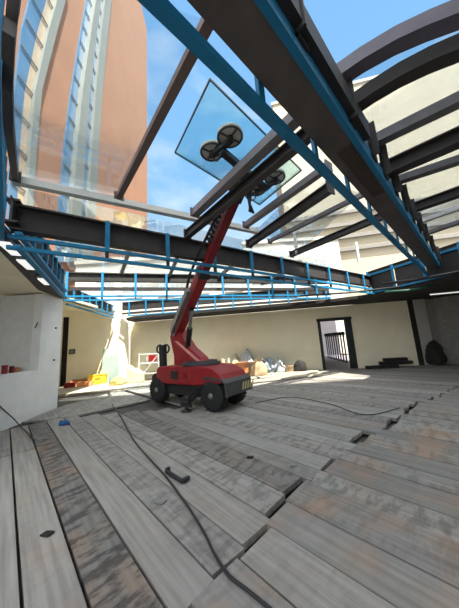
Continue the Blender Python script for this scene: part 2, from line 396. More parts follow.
# --- walls -----------------------------------------------------------
def wall(name, a, b, z0, z1, th, m, side=1):
    a = Vector((*a, z0)); b = Vector((*b, z0)); d = (b-a).normalized(); n = Vector((-d.y, d.x, 0))*side*th
    return struct(name, MB().frame(a, b-a, n, (0, 0, z1-z0)), m)
BW0, BW1 = Vector((-5.34, 12.34, 0)), Vector((8.0, 10.38, 0))
bd = (BW1-BW0).normalized(); bn = Vector((-bd.y, bd.x, 0))
def bw(s, z=0, off=0): return BW0+bd*s+bn*off+Vector((0, 0, z))
DL = on(320, 345, BW0, bn); DR = on(354.5, 345, BW0, bn)
sL, sR = (DL-BW0).dot(bd), (DR-BW0).dot(bd); DH = 2.28
Ltot = (BW1-BW0).length
wb = MB()
wb.frame(bw(0, -.1), bd*sL, bn*.16, (0, 0, 2.95)); wb.frame(bw(sR, -.1), bd*(Ltot-sR), bn*.16, (0, 0, 2.95)); wb.frame(bw(sL, DH), bd*(sR-sL), bn*.16, (0, 0, 2.85-DH))
struct('wall_back', wb, CREAM)
# door frame
df = MB(); fwid = .13
df.frame(bw(sL, -.03, -.04), bd*fwid, bn*.22, (0, 0, DH+.03)); df.frame(bw(sR-.26, -.03, -.04), bd*.26, bn*.22, (0, 0, DH+.03)); df.frame(bw(sL-.03, DH-.10, -.045), bd*(sR-sL+.06), bn*.23, (0, 0, .13))
struct('door_1', df, DARKDOOR, .008)
# corridor behind the door
struct('floor_corridor', MB().frame(bw(sL-1.6, -.09, .16), bd*5.0, bn*9, (0, 0, .06)), mat('corridor_floor', (118, 115, 126), .6, 0, .05))
struct('ceiling_corridor', MB().frame(bw(sL-1.6, 2.75, .16), bd*5.0, bn*7.6, (0, 0, .1)), CORR)
struct('wall_corridor', MB().frame(bw(sL-1.7, -.09, .16), bd*.1, bn*9, (0, 0, 2.95)), CORR)
struct('wall_corridor_end', MB().frame(bw(sL-1.6, -.09, 9.1), bd*5, bn*.1, (0, 0, 3.2)), CORR)
POST = mat('dark_post', (34, 44, 46), .5)
pt = None
a0, a1 = at(328.5, 357.5, -.03), at(347, 362.5, -.03)
NP = 9
for i in range(NP):
    p = a0.lerp(a1, i/(NP-1)); p.z = -.03
    if pt is None:
        p0 = p.copy()
        pt = thing('railing_post', p, 'slim dark post with ball top in the corridor behind the doorway', 'post', 'dark posts in the corridor')
        part('shaft', MB().lathe(p, (0, 0, 1), [(0, .09), (.04, .09), (.05, .04), (1.45, .04), (1.46, .06), (1.5, .06)], 10), POST, pt)
        part('finial', MB().lathe(p+V(0, 0, 1.5), (0, 0, 1), [(0, .03), (.05, .085), (.12, .11), (.2, .085), (.25, .0)], 10), POST, pt)
    else: copy_thing(pt, p-p0)

# right end: pier, recess and grey wall
PR0 = at(413, 366.5, 0); PR1 = at(424, 366, 0)
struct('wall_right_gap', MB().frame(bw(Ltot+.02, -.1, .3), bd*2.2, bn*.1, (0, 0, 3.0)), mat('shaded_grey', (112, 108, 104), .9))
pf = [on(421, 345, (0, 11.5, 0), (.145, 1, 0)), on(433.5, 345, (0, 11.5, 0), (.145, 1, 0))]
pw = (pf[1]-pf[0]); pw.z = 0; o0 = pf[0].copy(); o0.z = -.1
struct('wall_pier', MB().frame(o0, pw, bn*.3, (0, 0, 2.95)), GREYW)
gq = bw(Ltot-.01, -.1, -.02); struct('gap_shade_strip', MB().frame(gq, (o0-gq)*1.0, bn*.3, (0, 0, 2.95)), mat('gap_shade', (34, 31, 30), .9))  # solid dark strip standing in for the shade in the gap beside the pier
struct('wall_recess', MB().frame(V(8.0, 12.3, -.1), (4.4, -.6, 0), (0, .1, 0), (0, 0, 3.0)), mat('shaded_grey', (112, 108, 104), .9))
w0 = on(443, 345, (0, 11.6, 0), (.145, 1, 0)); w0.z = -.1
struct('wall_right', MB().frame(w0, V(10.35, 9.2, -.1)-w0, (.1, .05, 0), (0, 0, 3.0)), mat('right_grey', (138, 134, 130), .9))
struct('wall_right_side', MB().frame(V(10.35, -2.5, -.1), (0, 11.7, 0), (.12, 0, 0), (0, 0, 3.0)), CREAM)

# left wall with its serving opening
LW0, LW1 = Vector((-4.78, 2.0, 0)), Vector((-5.15, 7.04, 0))
ld = (LW1-LW0).normalized(); ln = Vector((-ld.y, ld.x, 0))   # towards -x
lL = (LW1-LW0).length
sO = (on(41, 330, LW1, ln)-LW0).dot(ld)
def lw(s, z=0, off=0): return LW0+ld*s+ln*off+Vector((0, 0, z))
wl = MB()
wl.frame(lw(-4.5, -.1), ld*(sO+4.5), ln*.22, (0, 0, 1.17)); wl.frame(lw(sO, -.1), ld*(lL-sO), ln*.22, (0, 0, 3.2)); 
struct('wall_left', wl, WHITE)
struct('wall_left_recess', MB().frame(lw(-4.5, -.1, 1.1), ld*(lL+4.5), ln*.1, (0, 0, 3.2)).frame(lw(sO+.02, .9, .22), ld*.1, ln*.88, (0, 0, 2.2)), mat('recess_grey', (226, 225, 222), .88, 0, .05))
struct('ledge_counter', MB().frame(lw(-4.5, 1.0, .2), ld*(sO+4.5), ln*.9, (0, 0, .06)), WHITE)
# alcove
AL0, AL1 = Vector((-7.7, 10.85, 0)), Vector((-5.25, 11.8, 0))
ad = (AL1-AL0).normalized(); an = Vector((-ad.y, ad.x, 0)); aL = (AL1-AL0).length
sD0, sD1 = (on(61, 350, AL0, an)-AL0).dot(ad), (on(67.5, 350, AL0, an)-AL0).dot(ad)
def al(s, z=0, off=0): return AL0+ad*s+an*off+Vector((0, 0, z))
wa = MB().frame(al(sD1, -.1), ad*(aL-sD1), an*.2, (0, 0, 3.6)); wa.frame(al(-.8, -.1), ad*(sD0+.8), an*.2, (0, 0, 3.6)); wa.frame(al(sD0, 3.15), ad*(sD1-sD0), an*.2, (0, 0, .35))
wa.frame(al(aL, -.1, .0), ad*.02, an*.75, (0, 0, 3.6))
struct('wall_alcove', wa, CREAM)
struct('wall_alcove_left', MB().frame(V(-8.3, 7.0, -.1), (0, 4.1, 0), (-.1, 0, 0), (0, 0, 3.6)).frame(V(-8.3, 7.0, -.1), (2.95, 0, 0), (0, -.1, 0), (0, 0, 3.2)), CREAM)
struct('door_2', MB().frame(al(sD0-.02, -.05, .14), ad*(sD1-sD0+.04), an*.05, (0, 0, 3.2)), mat('dark_doorway', (34, 29, 26), .8))

# --- ceilings around the glazed opening --------------------------------
ZC = 2.86
def slab(name, pts, z0, z1, m): return struct(name, MB().prism([(p[0], p[1], z0) for p in pts], (0, 0, z1-z0)), m)
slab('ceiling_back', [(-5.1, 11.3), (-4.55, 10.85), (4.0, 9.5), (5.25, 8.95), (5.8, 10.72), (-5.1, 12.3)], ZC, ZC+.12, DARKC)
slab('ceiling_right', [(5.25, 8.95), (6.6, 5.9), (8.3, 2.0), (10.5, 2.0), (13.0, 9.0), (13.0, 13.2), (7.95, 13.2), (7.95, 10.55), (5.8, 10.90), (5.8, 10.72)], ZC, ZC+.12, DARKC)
sl = [at(0, 251, 3.12), at(38, 290, 3.12)]; sr = [at(16, 243, 3.12), at(65, 294, 3.12)]; de = (sl[0]-sl[1]).normalized(); dr_ = (sr[0]-sr[1]).normalized()
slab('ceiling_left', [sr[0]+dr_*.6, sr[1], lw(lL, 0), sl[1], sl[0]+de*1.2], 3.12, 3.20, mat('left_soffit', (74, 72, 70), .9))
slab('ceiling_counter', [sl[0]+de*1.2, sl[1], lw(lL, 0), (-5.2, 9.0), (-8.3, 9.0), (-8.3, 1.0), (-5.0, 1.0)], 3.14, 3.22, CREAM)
slab('ceiling_alcove', [(-5.6, 9.0), (-5.75, 11.3), (-5.8, 11.6), (-8.3, 10.7), (-8.3, 9.0)], 3.42, 3.5, CREAM)

# ================================================================== ROOF STEEL
def lerp(a, b, t): return Vector(a)+(Vector(b)-Vector(a))*t
def truss(name, p0, p1, label, zc=(2.93, 3.09), zp=(3.22, 3.62), step=1.0, first=.5, pw=.16, cw=.06, side=1, straps=None, second=None, spacers=True, mat_beam=BLACK, ztop=None):
    p0 = Vector((*p0, 0)); p1 = Vector((*p1, 0)); d = (p1-p0); L = d.length; d.normalize(); n = Vector((d.y, -d.x, 0))*side   # n: the side that carries the straps
    T = thing(name, ((p0+p1)/2+V(0, 0, zc[0])), label, 'roof truss')
    zm = (zp[0]+zp[1])/2
    part('beam', MB().ibeam(p0+V(0, 0, zm), p1+V(0, 0, zm), pw, zp[1]-zp[0], .03), mat_beam, T)
    if second: part('beam', MB().beam(p0+V(0, 0, second), p1+V(0, 0, second), .1, .1), mat_beam, T)
    off = n*(pw/2+.02)
    for z in zc: part('lower_rail', MB().beam(p0+off+V(0, 0, z), p1+off+V(0, 0, z), cw, .05), BLUE, T)
    ss = straps if straps is not None else [first+step*i for i in range(int((L-first)/step)+1)]
    for s in ss:
        q = p0+d*s+off
        part('strap', MB().beam(q+V(0, 0, zc[-1]), q+V(0, 0, ztop or zp[1]), .07, .03, upv=n), BLUE, T)
        if spacers and len(zc) > 1: part('spacer', MB().beam(q+V(0, 0, zc[0]), q+V(0, 0, zc[1]), .05, .05, upv=n), BLACK, T)
    return T

# near cross truss (left end on the left wall, right end at the right-hand truss)
B0, B1 = (-3.05, 3.05), (5.44, 8.66)
truss('cross_truss', B0, B1, 'deep black roof beam with blue straps crossing behind the red lift from the left wall', step=1.03, first=1.22)
# left hand truss: overhead at the left edge of the deck, then back along the wall
LTa, LTb = at(17, 246, 2.95), at(65, 298, 2.95); LTd = (LTb-LTa).normalized(); LTn = V(LTd.y, -LTd.x, 0)*.1
truss('edge_truss', tuple(LTa-LTn)[:2], tuple(LTb-LTn)[:2], 'blue and black roof truss over the white counter wall', zc=(2.95, 3.14), zp=(3.3, 3.66), step=.42, first=.3, side=1, cw=.08, spacers=False)
truss('edge_truss', (-5.3, 7.25), (-5.75, 11.2), 'blue and black roof truss running back from the counter wall to the sunlit alcove', zc=(3.0, 3.14), zp=(3.3, 3.62), step=.55, first=.4, side=1, spacers=False)
truss('cross_truss', (-5.0, 6.9), (4.15, 9.5), 'bright blue truss crossing the room halfway to the cream back wall', zc=(3.02, 3.14), zp=(3.64, 3.92), step=.98, first=.06, second=3.4)
truss('cross_truss', (-5.3, 11.3), (4.6, 10.45), 'farthest blue truss lying along the cream back wall', zc=(3.06,), zp=(3.36, 3.76), step=.85, first=.4, second=3.2)
# right hand truss with dark panels
Rt = truss('edge_truss', (5.44, 8.72), (8.3, 1.9), 'blue framed truss with dark panels at the right end of the roof', zc=(2.98,), zp=(3.72, 3.82), step=.92, first=.02, side=1, spacers=False)
rp0, rp1 = V(5.44, 8.72, 0), V(8.3, 1.9, 0); rd = (rp1-rp0).normalized(); rn = V(rd.y, -rd.x, 0)
part('upper_rail', MB().beam(rp0+rn*.1+V(0, 0, 3.66), rp1+rn*.1+V(0, 0, 3.66), .06, .06), BLUE, Rt)
for i in range(7):
    a = rp0+rd*(.06+.92*i); part('dark_panel', MB().frame(a+V(0, 0, 3.02)+rn*.02, rd*.86, rn*.03, (0, 0, .62)), BLACK, Rt)

# main girder, near camera to the far right
GD = Vector((math.sin(math.radians(46.6)), math.cos(math.radians(46.6)), 0)); GN = Vector((GD.y, -GD.x, 0))   # GN: to the right
G0 = Vector((.56, 1.62, 0)); 
def gp(s, off, z): return G0+GD*s+GN*off+V(0, 0, z)
G = thing('main_girder', gp(3, .1, 3.1), 'massive dark roof girder with teal rails running overhead to the far right', 'roof girder')
S0, S1 = -2.2, 8.0
gb = MB().beam(gp(S0, .12, 3.32), gp(S1, .12, 3.32), .24, .04); gb.beam(gp(S0, .05, 3.5), gp(S1, .05, 3.5), .04, .34); gb.beam(gp(S0, .1, 3.68), gp(S1, .1, 3.68), .2, .04)
part('beam', gb, mat('girder_steel', (96, 86, 80), .65, 0, .15, 4), G)
part('side_rail', MB().beam(gp(S0, .27, 3.36), gp(S1, .27, 3.36), .05, .16), BLUE, G)
part('lower_rail', MB().beam(gp(S0, -.03, 3.12), gp(S1-.2, -.03, 3.12), .07, .06), BLUE, G)
part('upper_beam', MB().beam(gp(S0, .325, 3.50), gp(1.0, .325, 3.50), .06, .20), BLACK, G)
sg0 = (at(261, 91, 3.25)-G0).dot(GD); sg1 = (at(317, 149, 3.25)-G0).dot(GD)
for i in range(12):
    s = sg0+(sg1-sg0)*i
    part('strut', MB().beam(gp(s, -.02, 3.12), gp(s, -.02, 3.62), .07, .03, upv=GN), BLUE, G)
# corrugated stretch under the girder
cg_ = MB()
for i in range(40): s = .78+i*.030; cg_.beam(gp(s, .09, 3.29), gp(s, .23, 3.29), .014, .02)
part('ribbed_plate', cg_, mat('rusty_plate', (84, 72, 64), .7), G)
for (x_, y_) in ((298, 22), (345, 108), (366, 145), (377, 165), (388, 183), (396, 200), (403, 213), (408, 225), (413, 235), (418, 246), (423, 256)):
    q = at(x_, y_, 3.62); s = (q-G0).dot(GD)
    part('bracket', MB().frame(gp(s-.12, .28, 3.36), GD*.15, GN*.035, (0, 0, .46)).frame(gp(s-.12, .28, 3.36), GD*.02, GN*.09, (0, 0, .40)), BLACK, G)

# ribs ---------------------------------------------------------------
ZR = 3.78
def rib(px0, px1, label, m, w, h, z=ZR, ext0=0, ext1=0, arch=0, seg=1, kind='tube'):
    a, b = at(*px0, z), at(*px1, z); d = (b-a).normalized(); a -= d*ext0; b += d*ext1
    mb = MB()
    if kind == 'tube':
        mb.beam(a, b, w, h, arch, seg)
    else: mb.ibeam(a, b, w, h, .02, arch, seg)
    T = thing('roof_rib', (a+b)/2, label, 'roof rib')
    part('beam', mb, m, T)
    for q, s in ((a, 1), (b, -1)):
        part('end_plate', MB().beam(q-V(0, 0, h/2+.02), q+V(0, 0, h/2+.02), w+.06, .02, upv=d), m, T)
    return T
def rib3(pxs, label, m, w, h, z=ZR, ext=2.6, pre=.1):   # a rib bowed in its own vertical plane
    a, b = at(*pxs[0], z), at(*pxs[-1], z); n = (b-a).cross(V(0, 0, 1)).normalized()
    P = [a]+[on(*q, a, n) for q in pxs[1:-1]]+[b]
    d = (P[-1]-P[-2]).normalized(); P.append(P[-1]+d*ext); d0 = (P[0]-P[1]).normalized(); P.insert(0, P[0]+d0*pre)
    T = thing('roof_rib', (a+b)/2, label, 'roof rib'); vs = []; fs = []
    for i, p in enumerate(P):
        t = (P[min(i+1, len(P)-1)]-P[max(i-1, 0)]).normalized(); u = n.cross(t).normalized()
        u = u if u.z > 0 else -u
        vs += [p-n*w/2-u*h/2, p+n*w/2-u*h/2, p+n*w/2+u*h/2, p-n*w/2+u*h/2]
    for i in range(len(P)-1):
        for k in range(4): fs.append((4*i+k, 4*i+(k+1) % 4, 4*i+4+(k+1) % 4, 4*i+4+k))
    fs += [(3, 2, 1, 0), tuple(4*(len(P)-1)+k for k in range(4))]
    part('beam', MB().add(vs, fs), m, T)
    part('end_plate', MB().beam(P[0]-V(0, 0, h/2+.03), P[0]+V(0, 0, h/2+.03), w+.06, .02, upv=d0), m, T)
    return T
rib((208, 22), (119, 196), 'brown grey rib, first from the left, alone against the open sky', mat('brown_rib', (112, 94, 88), .55, 0, .1), .08, .08, ext0=.1)
rib((302, 112), (195, 213), 'wide grey rib passing between the two pairs of suction cups', RIBGREY, .13, .12, ext0=.25)
rib((302, 139), (206, 219), 'black rib directly in front of the red boom tip', RIBBLACK, .11, .16, z=3.7, ext0=.35, kind='i', ext1=.7)
rib((302, 185), (249, 223), 'grey rib just right of the boom tip, ending on the pale purlin', RIBGREY, .10, .10, ext0=.45, ext1=.1)
rib((305, 205), (249, 244), 'black rib reaching the cross truss right of the boom tip', RIBBLACK, .11, .16, z=3.7, ext0=.5, kind='i')
rib((352, 200), (302, 225), 'thin grey rib left of the girder, over the cream building', RIBGREY, .07, .08, ext0=.3, ext1=.9)
rib((368, 222), (304, 249), 'black rib left of the girder nearest its far end', RIBBLACK, .10, .14, z=3.7, ext0=.35, kind='i', ext1=.4)
GR2 = RIBGREY
rib3([(330, 82), (362, 60), (395, 41), (428, 26), (459, 14)], 'topmost arched grey rib against blue sky at the top right', mat('mauve_grey_rib', (98, 94, 106), .5, 0, .1), .13, .13)
rib3([(345, 111), (372, 92), (400, 75), (430, 60), (459, 48)], 'upper arched black rib at the right, in front of the roofline', RIBBLACK, .13, .14, z=3.72)
rib((459, 103), (366, 146), 'grey rib right of the girder with a black rib under it', RIBGREY, .12, .12, ext0=3.4, ext1=.1, arch=.05, seg=8)
rib((459, 139), (382, 172), 'thickest black rib right of the girder, second of the black ones', RIBBLACK, .16, .20, z=3.7, ext0=3.4, ext1=.1, arch=.03, seg=8, kind='i')
rib((459, 160), (390, 183), 'grey rib right of the girder between two black ribs', RIBGREY, .12, .10, ext0=3.4, ext1=.1)
rib((459, 192), (402, 212), 'lowest black rib right of the girder', RIBBLACK, .14, .16, z=3.72, ext0=3.2, ext1=.1, kind='i')
rib((459, 208), (408, 226), 'pale rib right of the girder below the lowest black one', LIGHTM, .10, .08, ext0=3.0, ext1=.1)
rib((459, 222), (414, 238), 'lowest pale grey rib right of the girder', RIBGREY, .12, .08, ext0=2.6, ext1=.1)
# short ribs between the two cross trusses
for (a, b, t_) in (((178, 256), (168, 279), 'short grey rib left of the red boom between the two cross trusses'), ((236, 262), (214, 281), 'short grey rib right of the red boom between the two cross trusses'), ((130, 248), (122, 272), 'short thin rib left of the others between the two cross trusses'), ((300, 262), (262, 284), 'short rib under the cross truss near the white post')):
    rib(a, b, t_, RIBGREY, .09, .09, z=3.86)
# purlin of the left glazing
rib((14, 180), (256, 231), 'long pale purlin tube above the black cross beam', LIGHTM, .10, .10, z=3.82)
rib3([(15, 174), (9, 125), (7, 85), (9, 40), (14, 0)], 'black arched rib along the left edge of the glass roof', RIBBLACK, .06, .10, z=3.8, ext=.8)
# webs beside the left-edge rib
et = truss('edge_truss', tuple(at(-3, 238, 3.1))[:2], tuple(at(-26, -40, 3.1))[:2], 'blue latticed truss at the extreme left edge overhead', zc=(3.1,), zp=(3.62, 3.68), step=.3, first=.15, side=-1, spacers=False, pw=.06, cw=.05)

# white posts standing on the cross truss
for i, (x_, y0, y1, lb) in enumerate(((297, 255, 232, 'thin white post standing on the cross truss near the girder'), (359, 262, 242, 'thin white post on the cross truss beside its right corner'))):
    q = at(x_, y0, 3.62); tp = tag(MB().box((q.x-.03, q.y-.03, 3.62), (q.x+.03, q.y+.03, 4.25)).build('roof_post', LIGHTM), lb, 'post')

# roof glazing ---------------------------------------------------------
def pane(i, pts, z): struct('window_%d' % i, MB().prism([(p.x, p.y, z) for p in pts], (0, 0, .016)), PANE)
pane(1, [at(14, 178, 3.87), at(12, -40, 3.87), at(206, 22, 3.87), at(120, 198, 3.87)], 3.88)
pane(2, [at(331, 80, 3.87), at(459, 9, 3.87)+V(2.6, -1.3, 0), at(459, 103, 3.87)+V(2.6, -1.5, 0), at(366, 146, 3.87)], 3.88)
pane(3, [at(366, 146, 3.87), at(459, 103, 3.87)+V(2.6, -1.5, 0), at(459, 160, 3.87)+V(2.8, -1.4, 0), at(390, 183, 3.87)], 3.88)
pane(4, [at(390, 183, 3.87), at(459, 160, 3.87)+V(2.8, -1.4, 0), at(459, 222, 3.87)+V(2.2, -1.3, 0), at(414, 238, 3.87)], 3.88)
pane(5, [V(-3.0, 3.2, 0), V(3.9, 7.8, 0), V(4.0, 9.3, 0), V(-4.8, 6.8, 0)], 3.97)
pane(6, [V(-4.8, 6.95, 0), V(4.0, 9.45, 0), V(4.4, 10.3, 0), V(-5.2, 11.1, 0)], 3.97)
pane(7, [at(256, 231, 3.87), at(302, 185, 3.87)+V(.1, -.15, 0), at(352, 200, 3.87)+V(.1, -.15, 0), at(300, 252, 3.87)], 3.88)

# linear lamps on the soffit above the counter
fl_ = None
for i, (x_, y_, lb) in enumerate(((11, 248, 'white strip lamp under the left truss, nearest of the three'), (27, 264, 'white strip lamp under the left truss, middle of the three'), (45, 281, 'white strip lamp under the left truss, closest to the wall corner'))):
    q = at(x_, y_, 3.08)
    if fl_ is None:
        q0 = q; fl_ = thing('strip_lamp', q, lb, 'lamp', 'strip lamps over the counter')
        d = V(-.42, .9, 0)
        part('housing', MB().beam(q-d*.26+V(0, 0, .02), q+d*.26+V(0, 0, .02), .17, .05), GREYP, fl_); part('diffuser', MB().beam(q-d*.25-V(0, 0, .015), q+d*.25-V(0, 0, .015), .14, .03), LIGHTT, fl_)
    else: copy_thing(fl_, q-q0, lb)
q = on(447, 294, (0, 9.6, 0), (.145, 1, 0))
tl = thing('tube_lamp', q, 'white tube lamp under the dark ceiling at the far right edge', 'lamp')
part('housing', MB().beam(q-V(.7, .1, -.04), q+V(.7, -.1, .08), .06, .04), GREYP, tl); part('tube', MB().cyl(q-V(.7, .1, 0), q+V(.7, -.1, .04), .02), LIGHTT, tl)

# ducts and pipes under the dark ceiling at the right
for i, (a, b, r, m_, lb) in enumerate((((382, 284), (459, 272), .04, BLKP, 'dark pipe slung under the dark ceiling at the right'), ((300, 296), (400, 287), .03, BLKP, 'black pipe running along the back wall under the ceiling'), ((385, 292), (430, 287), .04, mat('pipe_green', (40, 84, 66), .6), 'green pipe under the ceiling right of the doorway'))):
    p, q = at(*a, 2.78), at(*b, 2.78)
    tag(MB().tube([p, p.lerp(q, .5)-V(0, 0, .03), q], r).build('ceiling_pipe', m_), lb, 'pipe')

# ================================================================== OUTSIDE
# brown tower
TX = -11.62; TN = Vector((1, .05, 0)).normalized(); TP = Vector((-10, 0, 0))
TW = thing('tower_block', (-20, 20, 0), 'tall terracotta tower with blue window strips seen through the roof', 'building')
TZ = on(147, 30, TP, TN).z
c0, c1 = V(-10.35, 7, 0), on(147, 98, TP, TN); c1.z = 0
part('facade', MB().prism([c0, c1, c1+V(-16, 0, 0), c0+V(-16, 0, 0)], (0, 0, TZ)), TOWERM, TW)
def tstrip(name, pl, pr, m_, out, parent=TW):   # pl, pr: left and right edge pixels from top to bottom
    L_ = [on(*q, TP, TN) for q in pl]; R_ = [on(*q, TP, TN) for q in pr]; n = len(L_)
    vs = [p-TN*.1 for p in L_+R_]+[p+TN*out for p in L_+R_]; fs = []
    for i in range(n-1):
        fs += [(2*n+i, 2*n+i+1, 3*n+i+1, 3*n+i), (i, i+1, 2*n+i+1, 2*n+i), (n+i, 3*n+i, 3*n+i+1, n+i+1)]
    return part(name, MB().add(vs, fs), m_, parent)
YS = (-12, 30, 90, 145, 205, 262)
def xs(*v): return list(zip(v, YS))
e0 = xs(88, 80, 70, 63, 58, 54); e1 = xs(93, 86, 77, 71, 66, 62); e2 = xs(98, 92, 85, 80, 76, 72); e3 = xs(103, 98, 92, 88, 84, 80); e4 = xs(110, 105, 99, 95, 92, 89)
win = []
win.append(tstrip('window_strip', e0, e1, TOWERG, .10)); tstrip('pale_pilaster', e1, e2, TOWERW, .45); win.append(tstrip('window_strip', e2, e3, TOWERG, .10)); tstrip('pale_pilaster', e3, e4, TOWERW, .35)
h1 = xs(31, 20, 13, 9, 7, 5); h2 = xs(48, 36, 23, 18, 15, 12); h3 = xs(56, 44, 30, 25, 21, 18); h4 = xs(65, 53, 37, 32, 28, 25)
win.append(tstrip('window_strip', h1, h2, TOWERG, .1)); tstrip('pale_pilaster', h3, h4, TOWERW, .3); win.append(tstrip('window_strip', h2, h3, mat('tower_tan_glass', (168, 150, 128), .3), .1))
# mullions: storey lines on the glass
def tmull(l, r, par, out=.16):
    mb = MB()
    for z in range(6, 56, 2):
        # find the facade line of this storey between the two strip edges
        def cross(ed):
            P = [on(*q, TP, TN) for q in ed]
            for a, b in zip(P, P[1:]):
                if (a.z-z)*(b.z-z) <= 0 and a.z != b.z: return a+(b-a)*((z-a.z)/(b.z-a.z))
        a, b = cross(l), cross(r)
        if a and b: mb.beam(a+TN*out, b+TN*out, .05, .07)
    if mb.v: part('mullion', mb, MULL, par)
tmull(e0, e1, win[0]); tmull(e2, e3, win[1]); tmull(h1, h2, win[2]); tmull(h2, h3, win[3])
# cream building
pb, nb = Vector((0, 26, 0)), Vector((.2, 1, 0)).normalized(); bdx = Vector((nb.y, -nb.x, 0))
cl_ = on(279, 165, pb, nb); cl_.z = 0
CBH = on(400, 73, pb, nb).z
CB = thing('cream_building', cl_+bdx*15, 'cream rendered building rising behind the right half of the roof', 'building')
part('wall', MB().frame(cl_, bdx*34, nb*12, (0, 0, CBH)), BUILD, CB)
part('parapet', MB().frame(cl_-nb*.15-bdx*.15+V(0, 0, CBH), bdx*34.3, nb*.5, (0, 0, .35)), BUILDW, CB)
for z in (10.2, 11.6, 13.0, 14.4): part('ledge', MB().frame(cl_-nb*.35+V(0, 0, z), bdx*34, nb*.35, (0, 0, .35)), mat('grey_ledge', (120, 118, 114), .8), CB)
# low white building behind the middle, plus a block standing in for glass reflection
WBz = 10.4
AX = thing('reflection_block', (-4, 15, 0), 'low white block standing in for a glass reflection before the brown tower', 'building')
part('wall', MB().box((-9.7, 14.2, 0), (1.5, 16.6, 7.0)), BUILDW, AX); part('parapet', MB().box((-9.75, 14.1, 7.0), (1.55, 14.5, 7.25)), BUILDW, AX)
for i in range(5): part('window', MB().box((-8.6+i*2.1, 14.13, 4.6), (-7.5+i*2.1, 14.25, 5.7)), mat('pale_window', (186, 190, 190), .3), AX)
WB = thing('white_building', (6, 21, 0), 'low white building behind the far trusses right of the boom', 'building')
part('wall', MB().box((1.6, 20.5, 0), (10.5, 23.5, WBz)), BUILDW, WB)
part('parapet', MB().box((1.5, 20.35, WBz), (10.6, 20.8, WBz+.3)), BUILDW, WB)
for i in range(3): part('window', MB().box((2.2+i*2.8, 20.42, 6.6), (3.6+i*2.8, 20.52, 8.2)), mat('pale_window', (186, 190, 190), .3), WB)
# unseen block added behind the camera so its shade covers the near deck
struct('shade_block', MB().box((-1.0, -11, 0), (22, -5.9, 29.2)).box((-1.2, -11.2, 29.2), (22.2, -5.8, 29.5)), BUILDW)
struct('ground', MB().box((-60, -30, -.3), (60, 60, -.2)), mat('street_ground', (150, 146, 140), .9, 0, .1, .5))

# ================================================================== LIFT
A0 = Vector((-2.04, 6.6, 0)); DA = Vector((.8, -.6, 0)); DM = Vector((.6, .8, 0))    # DA: forwards, DM: away from the camera
def mk(a, l, z): return A0+DA*a+DM*l+V(0, 0, z)
LF = thing('boom_lift', mk(1, .37, 0), 'red wheeled boom lift with raised boom standing on the deck', 'boom lift')
WR = .33
def wheel(a, l, out):
    ax = DM*out
    w = part('wheel', MB().lathe(mk(a, l, WR)-ax*.12, ax, [(0, .17), (0, .27), (.02, .31), (.06, .33), (.18, .33), (.22, .31), (.24, .27), (.235, .19)], 28), RUBBER, LF)
    tr = MB()
    for k in range(22):
        an_ = 2*math.pi*k/22; r_ = DA*math.cos(an_)+V(0, 0, 1)*math.sin(an_); tr.beam(mk(a, l, WR)+r_*.326-ax*.10, mk(a, l, WR)+r_*.326+ax*.10, .045, .012, upv=r_)
    part('tread', tr, RUBBER, w)
    h = part('hub', MB().lathe(mk(a, l, WR)+ax*.06, ax, [(-.1, .19), (.03, .19), (.035, .15), (.0, .12), (.0, .07), (.07, .06), (.07, 0)], 20), GREYP, w)
    return w
wheel(0, 0, -1); wheel(1.96, 0, -1); wheel(0, .73, 1); wheel(1.96, .73, 1)
# hull profile along the machine (red cover) extruded across
hp = [(-.02, .55), (-.02, .86), (.06, .93), (.55, .96), (1.55, .96), (1.98, .93), (2.25, .80), (2.33, .66), (2.25, .60), (1.55, .52), (.4, .50)]
part('hull', MB().prism([mk(a, -.10, z) for a, z in hp], DM*.93), RED, LF, .035)
part('hull_hatch', MB().frame(mk(.62, -.115, .64), DA*.26, DM*.02, (0, 0, .20)), BLKP, LF, .006)
part('hull_vent', MB().frame(mk(1.08, -.115, .66), DA*.12, DM*.02, (0, 0, .16)), REDD, LF, .006)
part('chassis', MB().prism([mk(a, 0, z) for a, z in ((-.2, .30), (-.2, .50), (2.25, .54), (2.25, .34), (1.6, .24), (.3, .24))], DM*.73), BLKP, LF, .02)
part('axle', MB().cyl(mk(0, .05, WR), mk(0, .68, WR), .06), BLKP, LF); part('axle', MB().cyl(mk(1.96, .05, WR), mk(1.96, .68, WR), .06), BLKP, LF)
# front bumper plate with hazard bars
fb = MB().prism([mk(a, -.12, z) for a, z in ((1.72, .70), (1.80, .74), (2.30, .70), (2.42, .62), (2.44, .34), (2.38, .34), (2.36, .60), (2.28, .655), (1.80, .68))], DM*.97)
fbo = part('front_fender', fb, mat('dark_grey_fender', (74, 75, 74), .4, .2), LF, .01)
hz = MB()
for i in range(5):
    l0 = .42+i*.10
    hz.add([mk(2.452, l0, .40), mk(2.452, l0+.045, .40), mk(2.447, l0+.10, .56), mk(2.447, l0+.055, .56)], [(0, 1, 2, 3)])
    hz.add([mk(2.44, l0, .40), mk(2.44, l0+.045, .40), mk(2.44, l0+.10, .56), mk(2.44, l0+.055, .56)], [(3, 2, 1, 0)])
part('hazard_stripes', hz, mat('hazard_pale', (216, 204, 150), .6), fbo)
part('rear_fender', MB().prism([mk(a, .05, z) for a, z in ((-.46, .46), (-.44, .66), (-.3, .74), (-.02, .74), (-.02, .60), (-.28, .58), (-.36, .44))], DM*.7), BLKP, LF, .015)
